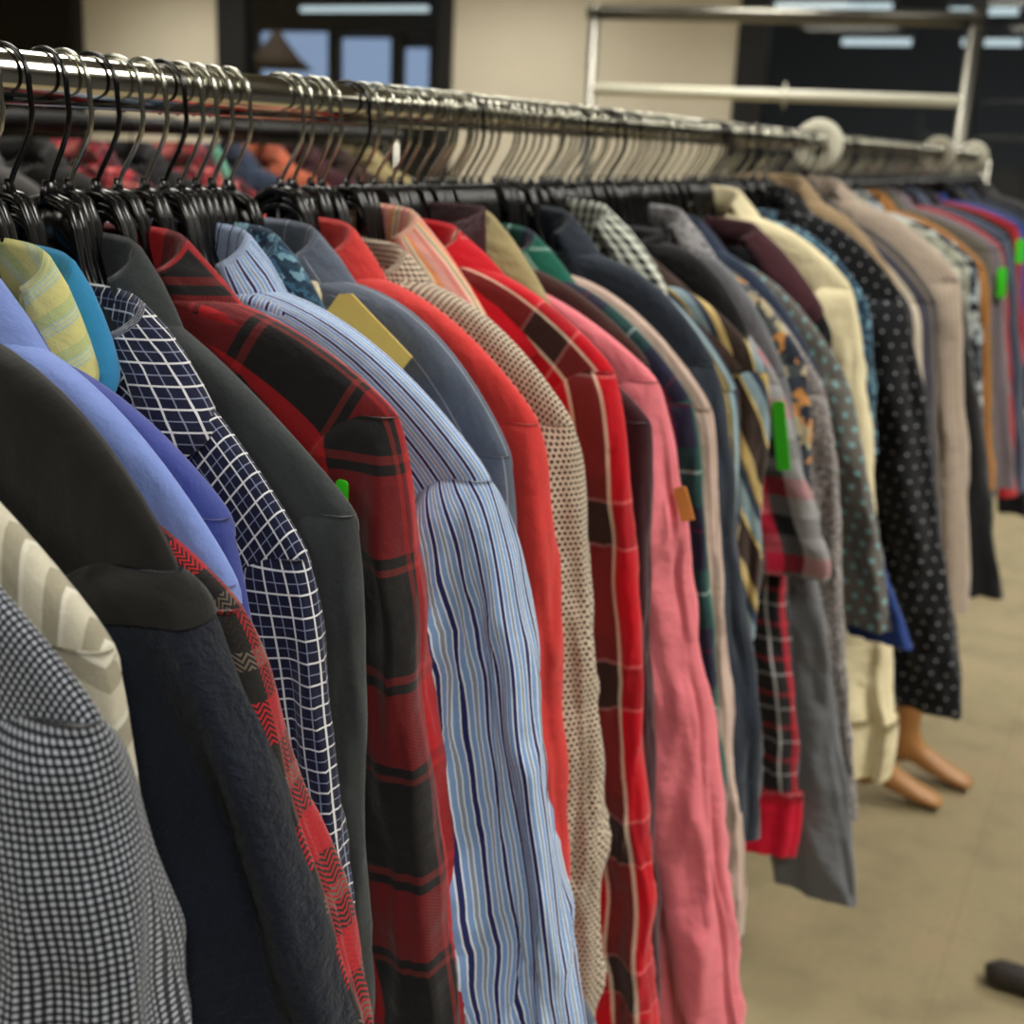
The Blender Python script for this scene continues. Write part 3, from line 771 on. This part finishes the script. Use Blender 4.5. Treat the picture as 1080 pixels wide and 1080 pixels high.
g(4.2, 'dress_shirt', 'black shirt second from the far end of the rail', 'shirt', 'black_knit', Xs=.25, zs=-.18, Xe=.32, ze=-.7, T=.018)
g(4.42, 'dress_shirt', 'dark grey shirt last before the far end of the rail', 'shirt', 'dark_grey', Xs=.25, zs=-.18, Xe=.32, ze=-.7, T=.018)

G.sort(key=lambda x: x[0])
def lab_plate(t):
    return t in (.570, .746, .500, 1.215, 1.250, 1.290, 1.178, .478)
def hang_label(lab):
    w = 'black hanger of the ' + lab.split(', ')[0] if len(lab.split(', ')[0].split()) > 4 else 'black hanger of the ' + lab
    return ' '.join(w.split()[:16])
used = []
for t, name, label, cat, body, kw in G:
    kw = dict(kw)
    for k in ('sleeve', 'collar_mat'):
        if k in kw: kw[k] = F[kw[k]]
    for k in ('band', 'cuff'):
        if k in kw: kw[k] = (F[kw[k][0]], kw[k][1])
    kw.setdefault('hem', -.78)
    kw.setdefault('yaw', random.Random(int(t * 777)).uniform(-.05, .05))
    make_garment(name, t, label, cat, F[body], seed=t * 37.0, lo=t > 2.05, group='shirts on the front clothes rail' if 'shirt' in name else None, **kw)
    r2 = random.Random(int(t * 1000))
    wide = kw.get('zn', -.12) >= -.128 and kw.get('Xs') > .2 and kw.get('zs') > -.24 and kw.get('un', .06) < .08
    th = t - .012 if .735 < t < .75 else t
    hanger(th, hang_label(label), 'black plastic hangers on the front rail', r2.uniform(-.12, .12), (1 if lab_plate(t) else 0), r2.random() < .12 or (t < .62 and r2.random() < .2), sx=.62 if wide else .5)
    used.append(th)

# spare hangers crowded between them: nothing in the photo tells these apart
spare = 'black plastic hanger with a steel hook in the crowd on the front rail, garment hidden'
r3 = random.Random(11)
for t in (.492, .585, .626, .650, .684):
    hanger(t, spare, 'black plastic hangers on the front rail', r3.uniform(-.14, .14), 0, t < .5, sx=.5)
t = .785
while t < 4.62:
    step = .022 if t < 1.0 else .0175 if t < 1.9 else .034
    t += step * r3.uniform(.7, 1.3)
    if 1.58 < t < 1.70: continue
    if min(abs(t - x) for x in used) < .008: continue
    hanger(t, spare, 'black plastic hangers on the front rail', r3.uniform(-.16, .16), r3.choice((0, 0, 1)), r3.random() < .15, sx=.5)

# ------------------------------------------------------------------ the front clothes rack
rack = empty('clothes_rack', (0, 2.0, 0))
tag(rack, 'long chrome clothes rack with one straight rail carrying the shirts', 'clothes rack')
def rk(name, pts, r, mat=None, n=20, parent=None):
    return tube(name, [(p[0], p[1] - 2.0, p[2]) for p in pts], r, mat or M['chrome'], parent or rack, n)
rk('rail', [(0, -.55, RZ), (0, 1.0, RZ), (0, 2.6, RZ), (0, 4.75, RZ)], .015, n=28)
for y in (-.5, 4.72):
    rk('upright', [(0, y, .09), (0, y, RZ - .012)], .016)
    rk('foot_bar', [(-.28, y, .10), (.24, y, .10)], .016)
    for x in (-.26, .22):
        w = rk('caster', [(x, y - .012, .04), (x, y + .012, .04)], .04, M['rubber'], 18)
rk('lower_bar', [(0, -.5, .16), (0, 4.72, .16)], .012)

def ring_mesh(r0, r1, t):
    bm = bmesh.new()
    n = 40
    prof = [(r0, -t), (r1 - t, -t), (r1, 0), (r1 - t, t), (r0, t)]
    rings = [[bm.verts.new((a * math.cos(2 * PI * k / n), y, a * math.sin(2 * PI * k / n))) for k in range(n)] for a, y in prof]
    for a in range(5):
        A, B = rings[a], rings[(a + 1) % 5]
        for k in range(n):
            bm.faces.new((A[k], A[(k + 1) % n], B[(k + 1) % n], B[k]))
    return bm_mesh('size_divider', bm)
RING = ring_mesh(.0165, .046, .0025)
RING.materials.append(M['white_plastic'])
for y, lab in ((2.396, 'round white size divider on the front rail, nearest and largest of three'), (3.73, 'round white size divider in the middle of the three on the front rail'), (4.41, 'round white size divider at the far end of the front rail')):
    o = link('size_divider', RING, None)
    o.location = (0, y, RZ - .004)
    tag(o, lab, 'divider', 'size dividers on the front rail')

# ------------------------------------------------------------------ tags
def card(name, c, w, h, rot, mat, label, cat='tag', hole=True):
    bm = bmesh.new()
    ch = w * .2
    out = [(-w / 2, -h / 2), (w / 2, -h / 2), (w / 2, h / 2 - ch), (w / 2 - ch, h / 2), (-w / 2 + ch, h / 2), (-w / 2, h / 2 - ch)]
    a = [bm.verts.new((x, -.0006, z)) for x, z in out]
    b = [bm.verts.new((x, .0006, z)) for x, z in out]
    n = len(out)
    bm.faces.new(a); bm.faces.new(b[::-1])
    for i in range(n): bm.faces.new((a[i], a[(i + 1) % n], b[(i + 1) % n], b[i]))
    o = link(name, bm_mesh(name, bm), mat, smooth=False)
    o.location = c; o.rotation_euler = rot
    tag(o, label, cat)
    return o
card('price_tag', (.133, .703, 1.371), .036, .066, (0, math.radians(-52), math.radians(0)), M['card_yellow'], 'plain yellow card tag lying on the blue striped shirt shoulder')
card('price_tag', (.243, 1.380, 1.200), .015, .078, (0, math.radians(-11), .0), M['card_green'], 'bright green strip tag on the red gingham short sleeved shirt')
card('price_tag', (.262, 1.0, 1.213), .012, .03, (0, math.radians(-20), 0), M['card_orange'], 'small orange tag peeking out beside the pink sleeve')
card('price_tag', (.193, .590, 1.303), .008, .016, (0, 0, 0), M['card_green'], 'tiny green tag between charcoal denim and buffalo check')
card('price_tag', (.296, 2.885, 1.262), .018, .062, (0, math.radians(-6), 0), M['card_green'], 'green strip tag on the lavender grey shirt at right')
card('price_tag', (.312, 3.005, 1.322), .018, .05, (0, math.radians(-6), 0), M['card_green'], 'green strip tag at the right edge of the photo')

# ------------------------------------------------------------------ the rack behind
clip = box('hanger_clip', (0, 0, 0), (.016, .006, .05), M['mint'], None, 0, .002)
clip.location = (-.71, 1.60, 1.45); clip.rotation_euler = (0, math.radians(-28), 0)
tag(clip, 'pale mint plastic clip among the red checked shirts on the rear rack', 'clip')
X2 = -.98
rack2 = empty('clothes_rack', (X2, 2.0, 0))
tag(rack2, 'second clothes rack behind the front one, mostly hidden by its garments', 'clothes rack')
tube('rail', [(0, -1.4, 1.50), (0, .55, 1.50)], .014, M['frame'], rack2, 20)
for y in (-1.36, .52):
    tube('upright', [(0, y, .03), (0, y, 1.49)], .015, M['chrome'], rack2, 16)
    tube('foot_bar', [(-.25, y, .03), (.25, y, .03)], .015, M['chrome'], rack2, 16)
back = [(.85, 'charcoal', 'charcoal jacket at the near end of the rear rack'), (.98, 'black_cloth', 'black shirt second on the rear rack'), (1.1, 'charcoal', 'charcoal shirt third on the rear rack'),
        (1.22, 'tan', 'tan shirt on the rear rack at the left'), (1.34, 'dark_grey', 'dark grey shirt on the rear rack beside the tan one'), (1.46, 'black_knit', 'black shirt on the rear rack before the red plaid'),
        (1.57, 'red_print', 'red and pink checked shirt on the rear rack'), (1.68, 'black_cloth', 'black shirt on the rear rack between two red ones'),
        (1.80, 'red_print', 'second red and pink checked shirt on the rear rack'), (1.92, 'navy_plain', 'navy shirt on the rear rack behind the red checks'), (2.03, 'orange_plain', 'orange shirt on the rear rack'),
        (2.14, 'maroon', 'maroon shirt on the rear rack near its far end'), (2.25, 'dark_brown', 'brown shirt on the rear rack near its far end'), (2.36, 'olive', 'olive shirt at the far end of the rear rack')]
for t, m, lab in back:
    make_garment('dress_shirt', t, lab, 'shirt', F[m], Xs=.225, zs=-.16, Xe=.27, ze=-.66, T=.03, sb=.03, lo=True, seed=t * 21, x0=X2, zn=-.085, cp=.10, both=False, group='shirts on the rear rack')
    hanger(t, hang_label(lab), 'black plastic hangers on the rear rack', r3.uniform(-.1, .1), 0, True, X2, rz=1.5)

# ------------------------------------------------------------------ empty two-bar rack in the background
br = empty('display_rack', (-.75, 4.68, 0), math.radians(11))
tag(br, 'empty tall chrome rack with two bars standing in front of the far wall', 'clothes rack')
for x in (-.655, .655):
    tube('upright', [(x, 0, .05), (x, 0, 1.99)], .021, M['zinc'], br, 20)
    tube('foot_bar', [(x, -.26, .04), (x, .26, .04)], .02, M['zinc'], br, 16)
tube('top_bar', [(-.68, 0, 1.965), (.68, 0, 1.965)], .026, M['zinc'], br, 20)
tube('lower_bar', [(-.655, 0, 1.70), (.655, 0, 1.70)], .02, M['white_plastic'], br, 20)
o = link('size_divider', RING, None)
o.location = (-.705, 4.70, 1.70); o.rotation_euler = (0, 0, math.radians(101))
tag(o, 'round white size divider on the lower bar of the empty rack', 'divider')

# ------------------------------------------------------------------ mannequin legs
def skin_mesh(name, verts, edges, radii, mat, parent=None):
    me = bpy.data.meshes.new(name)
    me.from_pydata(verts, edges, [])
    o = bpy.data.objects.new(name, me)
    COL.objects.link(o)
    me.materials.append(mat)
    s = o.modifiers.new('skin', 'SKIN'); s.use_smooth_shade = True
    me.skin_vertices.new() if not me.skin_vertices else None
    for v, r in zip(me.skin_vertices[0].data, radii):
        v.radius = r if isinstance(r, tuple) else (r, r)
    me.skin_vertices[0].data[0].use_root = True
    o.modifiers.new('sub', 'SUBSURF').levels = 2
    o.modifiers['sub'].render_levels = 2
    if parent: o.parent = parent
    return o
mv, me_, mr = [], [], []
def mp(p, r, prev=None):
    mv.append(p); mr.append(r)
    if prev is not None: me_.append((prev, len(mv) - 1))
    return len(mv) - 1
root_ = mp((.0, .0, .60), (.085, .07))
for (ax, ay, ang) in ((.0, -.085, .10), (.05, .075, -.02)):
    h = mp((ax * .6, ay * .75, .56), .066, root_)
    k = mp((ax + .005, ay, .42), .050, h)
    c = mp((ax - .005, ay, .30), .047, k)
    a1 = mp((ax, ay, .16), .034, c)
    an = mp((ax, ay, .085), .030, a1)
    dx, dy = math.cos(ang), math.sin(ang)
    he = mp((ax - .03 * dx, ay - .03 * dy, .032), .026, an)
    m1 = mp((ax + .06 * dx, ay + .06 * dy, .050), (.032, .030), an)
    m2 = mp((ax + .12 * dx, ay + .12 * dy, .027), (.038, .021), m1)
    t1 = mp((ax + .175 * dx, ay + .175 * dy, .014), (.032, .011), m2)
mq = skin_mesh('mannequin', mv, me_, mr, M['skin'])
mq.location = (.155, 3.03, .004)
tag(mq, 'pair of bare tan mannequin legs with feet on the floor under the hanging clothes', 'mannequin')

# dark foot of another stand, cut by the right edge
fb = tube('rack_foot', [(0, 0, .02), (.022, .0, .027), (.14, 0, .027), (.30, 0, .027)], [.018, .027, .027, .027], M['rubber'], None, 16)
fb.location = (.510, 2.31, .001)
tag(fb, 'rounded dark rubber foot on the floor at the lower right edge', 'rack foot')

# ------------------------------------------------------------------ the room
def struct(o):
    o['kind'] = 'structure'
    return o
XL, XR, YN, YF, ZT = -8.6, 3.4, -3.0, 8.0, 3.1
struct(box('floor', ((XL + XR) / 2, (YN + 15) / 2, -.05), (XR - XL + 3, 15 - YN + .4, .1), M['carpet']))
struct(box('ceiling', ((XL + XR) / 2, (YN + YF) / 2, ZT + .05), (XR - XL, YF - YN + .2, .1), M['ceiling']))
struct(box('wall_left', (XL - .05, (YN + YF) / 2, ZT / 2), (.1, YF - YN, ZT), M['wall']))
struct(box('wall_right', (XR + .05, (YN + YF) / 2, ZT / 2), (.1, YF - YN, ZT), M['wall_dark']))
struct(box('wall_near', ((XL + XR) / 2, YN - .05, ZT / 2), (XR - XL, .1, ZT), M['wall_dark']))
# far wall: piers between tall windows, one mesh
wx = [(XL, -8.45), (-7.214, -5.889), (-3.907, -1.921), (3.1, XR)]
bm = bmesh.new()
for a, b in wx: box_bm(bm, ((a + b) / 2, YF + .06, ZT / 2), (b - a, .16, ZT))
box_bm(bm, ((XL + XR) / 2, YF + .06, .2), (XR - XL, .15, .4))
box_bm(bm, ((XL + XR) / 2, YF + .06, ZT - .06), (XR - XL, .15, .12))
struct(link('wall_far', bm_mesh('wall_far', bm), M['wall'], None, False))
wins = [(-8.45, -7.214, []), (-5.889, -3.907, []), (-1.921, 3.1, [-.55, .9, 2.0])]
for i, (a, b, mull) in enumerate(wins):
    bm = bmesh.new()
    z0, z1 = .4, ZT - .12
    fw = .09 if i != 1 else .13
    box_bm(bm, (a + fw, YF, (z0 + z1) / 2), (fw * 2, .10, z1 - z0))
    box_bm(bm, (b - .05, YF, (z0 + z1) / 2), (.10, .10, z1 - z0))
    box_bm(bm, ((a + b) / 2, YF, z0 + .04), (b - a - .02, .09, .08))
    box_bm(bm, ((a + b) / 2, YF, z1 - .04), (b - a - .02, .09, .08))
    for m in mull: box_bm(bm, (m, YF, (z0 + z1) / 2), (.08, .09, z1 - z0))
    w = struct(link('window_%d' % (i + 1), bm_mesh('window', bm), M['frame'], None, False))
    box('pane', ((a + b) / 2, YF, (z0 + z1) / 2), (b - a - .04, .008, z1 - z0 - .04), M['glass'], w)
# dark concourse beyond the glass
struct(box('wall_concourse', ((XL + XR) / 2 - 1, 15.0, 1.9), (XR - XL + 4, .1, 3.8), M['wall_dark']))
struct(box('ceiling_concourse', ((XL + XR) / 2 - 1, 11.55, 3.85), (XR - XL + 4, 7.0, .1), M['wall_dark']))
struct(box('wall_concourse_left', (-11.4, 11.5, 1.9), (.1, 7.0, 3.8), M['wall_dark']))
struct(box('wall_concourse_right', (4.4, 11.5, 1.9), (.1, 7.0, 3.8), M['wall_dark']))
# far shopfront with daylight in its panes
sf = struct(box('window_4', (-8.05, 13.05, .875), (4.4, .10, 1.75), M['frame']))
xs = [-10.15, -9.45, -8.30, -7.45, -6.95, -6.35]
tops = [2.55, 2.66, 2.56, 2.46, 2.38]
for i in range(5):
    a, b = xs[i], xs[i + 1]
    box('pane', ((a + b) / 2, 13.06, (1.75 + tops[i]) / 2), (b - a - .12, .02, tops[i] - 1.75), M['daylight'], sf)
    box('mullion', (b, 13.02, 1.8), (.16, .08, 1.7), M['frame'], sf)
box('header', (-8.1, 13.0, 2.98), (4.6, .2, .72), M['frame'], sf)
for x, y in ((-7.5, 10.4), (-1.0, 10.6)):  # unseen fill lights, added to lift the dark concourse
    L = bpy.data.lights.new('concourse_fill', 'AREA'); L.size = 2.0; L.energy = 30.0 if x < -4 else 150.0; L.color = (.9, .96, 1.0)
    r = empty('ceiling_light', (x, y, 3.76)); tag(r, 'unseen fill light added in the concourse beyond the ' + ('left' if x < -4 else 'right') + ' window', 'ceiling light')
    box('diffuser', (0, 0, .02), (1.2, .6, .02), M['white_plastic'], r)
    lo_ = bpy.data.objects.new('concourse_fill', L); COL.objects.link(lo_); lo_.parent = r; lo_.location = (0, 0, -.01)
# pendant lamp
pl = empty('pendant_lamp', (-7.62, 11.0, 2.1))
tag(pl, 'brown cone shaded pendant lamp seen through the left window', 'lamp')
bm = bmesh.new()
tube_bm(bm, [(0, 0, .0), (0, 0, .12), (0, 0, .30), (0, 0, .36)], [.36, .22, .07, .04], 28)
link('lamp_shade', bm_mesh('lamp_shade', bm), M['lamp_shade'], pl)
tube('stem', [(0, 0, .35), (0, 0, 1.7)], .035, M['frame'], pl, 10)
# glowing bars; the right-window ones imitate ceiling-light reflections in the glass
for x, y, z, w, lab in ((-2.3, 11, 2.66, 1.3, 'long glow bar imitating a reflection in the right window, leftmost of the high row'), (-1.78, 11.2, 2.41, .55, 'short glow bar imitating a reflection in the right window, lowest'), (-.95, 11, 2.62, .5, 'glow bar imitating a reflection in the right window at the top right corner'),
                        (-.9, 11.3, 2.42, .45, 'glow bar imitating a reflection in the right window at the right edge'), (-7.0, 11.6, 2.72, 1.5, 'pale tube light beyond the left window')):
    r = empty('glow_bar', (x, y, z)); tag(r, lab, 'light')
    box('tube', (0, 0, 0), (w, .06, .05), M['glow_bar'], r)
    box('housing', (0, 0, .05), (w + .06, .12, .05), M['frame'], r)
    for k in (-1, 1): tube('stem', [(k * w * .35, 0, .06), (k * w * .35, 0, 3.78 - z)], .006, M['frame'], r, 6)

# ceiling lights of the shop
for ix, x in enumerate((-6.0, -3.4, -.9, 1.7)):
    for iy, y in enumerate((-1.2, 1.5, 4.2, 6.8)):
        r = empty('ceiling_light', (x, y, ZT - .03))
        tag(r, 'square fluorescent panel in the shop ceiling above the racks', 'ceiling light', 'ceiling panels')
        box('diffuser', (0, 0, .005), (1.15, .55, .02), M['panel'], r)
        bm = bmesh.new()
        for c, s in (((0, .295, 0), (1.25, .04, .04)), ((0, -.295, 0), (1.25, .04, .04)), ((.605, 0, 0), (.04, .55, .04)), ((-.605, 0, 0), (.04, .55, .04))):
            box_bm(bm, c, s)
        link('frame', bm_mesh('frame', bm), M['white_plastic'], r, False)
        L = bpy.data.lights.new('panel_light', 'AREA')
        L.shape = 'RECTANGLE'; L.size = 1.15; L.size_y = .55
        L.energy = {0: 34.0, 1: 34.0, 2: 24.0, 3: 60.0}[ix]; L.color = (1.0, .97, .90); L.spread = math.radians(125)
        lo_ = bpy.data.objects.new('panel_light', L); COL.objects.link(lo_)
        lo_.parent = r; lo_.location = (0, 0, -.02)

w = bpy.data.worlds.new('World'); SC.world = w
w.use_nodes = True
w.node_tree.nodes['Background'].inputs[0].default_value = (.8, .85, 1.0, 1)
w.node_tree.nodes['Background'].inputs[1].default_value = .05

# ------------------------------------------------------------------ camera
PH, TH, RHO = math.radians(26.0535), math.radians(16.1017), .045
f = Vector((-math.sin(PH) * math.cos(TH), math.cos(PH) * math.cos(TH), -math.sin(TH)))
r0 = Vector((math.cos(PH), math.sin(PH), 0)); u0 = r0.cross(f)
rt = r0 * math.cos(RHO) + u0 * math.sin(RHO); up = u0 * math.cos(RHO) - r0 * math.sin(RHO)
cam = bpy.data.cameras.new('Camera')
cam.sensor_width = 36.0; cam.lens = 45.0
cam.clip_start = .02
co = bpy.data.objects.new('Camera', cam); COL.objects.link(co)
co.matrix_world = Matrix(((rt.x, up.x, -f.x, .59), (rt.y, up.y, -f.y, 0.0), (rt.z, up.z, -f.z, 1.50), (0, 0, 0, 1)))
cam.dof.use_dof = True
cam.dof.focus_distance = .64
cam.dof.aperture_fstop = 8.5
SC.camera = co
SC.view_settings.view_transform = 'Standard'
SC.view_settings.look = 'None'
SC.view_settings.exposure = -.2
SC.view_settings.gamma = 1.0
SC.view_settings.use_curve_mapping = False
